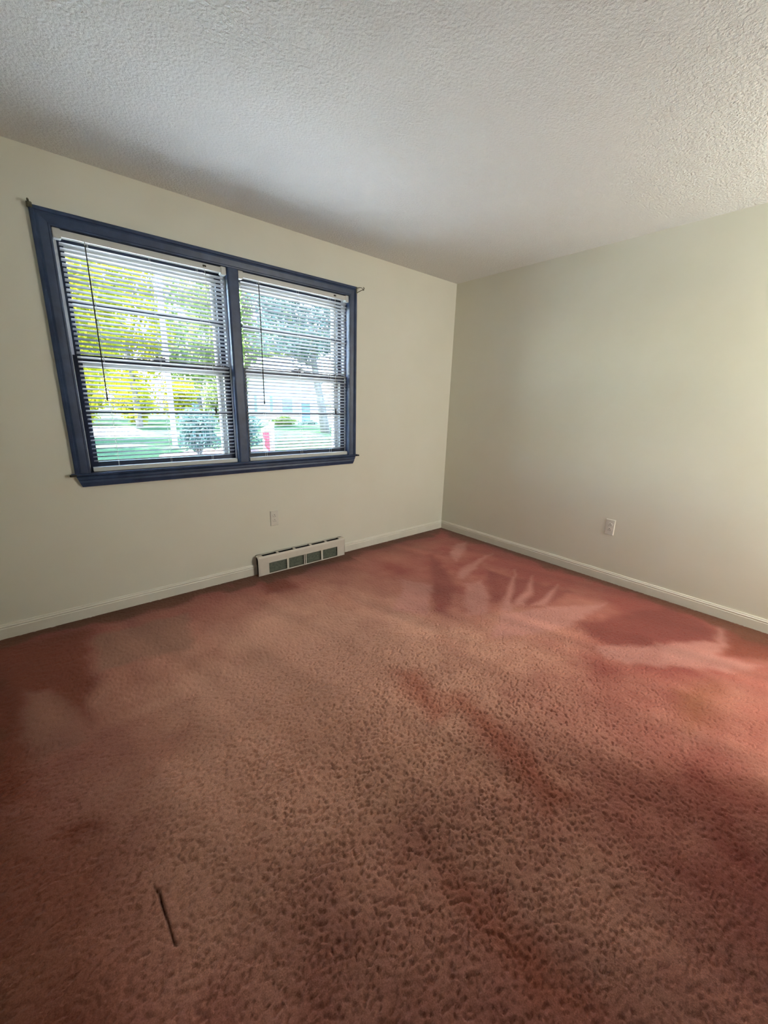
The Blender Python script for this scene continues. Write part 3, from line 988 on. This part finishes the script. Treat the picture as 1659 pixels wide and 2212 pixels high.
tag(mb.build('mulch_bed', M_MULCH), 'brown mulch bed under the bushes', 'mulch', kind='structure')
mb = MB().box(-9, 1.9, 23.5, 33.5, GZ - 0.05, GZ + 0.03)  # pale slab stands in for the sunlit patch of lawn
mb.box(-14, 3.5, 1.2, 7.2, GZ - 0.05, GZ + 0.03)  # unseen slab added below the window to bounce sunlight onto the ceiling
tag(mb.build('pale_slabs', M_PALE_SLAB), 'pale slab for the sunlit lawn by the shrubs, and an added unseen bounce slab', 'pale_slabs', kind='structure')

# pale utility pole
pole = MB().tube([(1.41, 17.61, GZ - 0.2), (1.43, 17.61, 3.0), (1.46, 17.61, 7.5)], [0.115, 0.105, 0.095], 14).build('utility_pole', M_POLE, None, True)
tag(pole, 'tall pale pole standing on the lawn beyond the left window half', 'pole')

# real-estate style sign: white post and arm with a red panel
sg = empty('yard_sign', (1.33, 7.11, GZ), math.radians(-10))
tag(sg, 'white post yard sign with a red hanging panel on the lawn', 'sign')
MB().box(-0.05, 0.05, -0.05, 0.05, -0.1, 1.575).build('post', M_SIGNW, sg, bevel=0.006)
MB().box(-0.26, -0.05, -0.035, 0.035, 1.36, 1.44).build('arm', M_SIGNW, sg, bevel=0.005)
MB().prism([(-0.24, 1.44), (-0.05, 1.44), (-0.05, 1.52)], 'y', -0.02, 0.02).build('brace', M_SIGNW, sg)
pn = MB().box(-0.235, -0.065, -0.012, 0.012, 0.86, 1.325).build('panel', M_RED, sg, bevel=0.003)
MB().prism([(-0.237, 0.84), (-0.237, 1.22), (-0.20, 1.12), (-0.215, 1.0), (-0.185, 0.96), (-0.10, 0.84)], 'y', -0.014, 0.014).build('white_wedge', M_SIGNW, pn)
MB().box(-0.237, -0.063, -0.014, 0.014, 0.78, 0.86).build('white_strip', M_SIGNW, pn)
for xx in (-0.21, -0.09):
    MB().tube([(xx, 0, 1.32), (xx, 0, 1.365)], 0.006, 6).build('hanger', M_DARK, sg)

# white house across the lawn; local x along the facade, local -y faces the room
fa = math.atan2(31.63 - 36.0, 20.05 - 12.69)
hs = empty('house', (12.69, 36.0, GZ), fa)
tag(hs, 'white sided house with a dark door across the lawn', 'house')
HL = 8.6
hw = MB()
hw.box(-1.2, 6.55, 0, 6.5, -0.2, 4.5)
hw.add([(-1.2, 0, 4.5), (-1.2, 6.5, 4.5), (-1.2, 3.25, 6.2), (6.55, 0, 4.5), (6.55, 6.5, 4.5), (6.55, 3.25, 6.2)], [(0, 2, 1), (3, 4, 5), (0, 3, 5, 2), (1, 2, 5, 4)])
hw.build('wall', M_SIDING, hs)
for i in range(22):
    MB().prism([(0.0, 0.15 + i * 0.2), (-0.022, 0.15 + i * 0.2), (0.0, 0.34 + i * 0.2)], 'x', -1.2, 6.55).build('siding_board', M_SIDING, hs)
m = MB().prism([(-0.5, 4.35), (3.25, 6.35), (7.0, 4.35), (7.0, 4.48), (3.25, 6.5), (-0.5, 4.48)], 'x', -1.5, 6.85)
m.build('roof', M_ROOF, hs)
MB().box(6.55, 9.5, 0.3, 6.0, -0.2, 2.0).build('brick_wing', M_BRICK, hs)
MB().prism([(0.0, 1.95), (0.0, 2.05), (3.1, 3.0), (6.2, 2.05), (6.2, 1.95), (3.1, 2.9)], 'x', 6.55, 9.8).build('wing_roof', M_SIDING, hs)
dr = MB().box(4.75, 5.6, -0.05, 0.02, 0.0, 2.05).build('door', M_DOOR, hs)
MB().ball((5.5, -0.09, 1.0), 0.045).build('door_knob', M_BRASS, dr)
MB().box(4.62, 5.73, -0.035, 0.02, 0.0, 2.18).build('door_frame', M_SIGNW, hs)
for xa, xb in ((0.28, 0.56), (1.75, 2.03)):
    MB().box(xa, xb, -0.06, -0.02, 1.05, 2.75).build('shutter', M_SHUT, hs)
for xa, xb, z0, z1 in ((0.62, 1.68, 1.05, 2.75), (2.9, 3.9, 1.05, 2.5)):
    wf = MB().box(xa - 0.08, xb + 0.08, -0.045, -0.01, z0 - 0.08, z1 + 0.08).build('window', M_SIGNW, hs)
    for q in range(2):
        za = z0 + q * (z1 - z0) / 2
        MB().box(xa, xb, -0.055, -0.04, za + 0.02, za + (z1 - z0) / 2 - 0.02).build('pane', M_SIGNW if xa < 0.7 else M_HGLASS, wf)
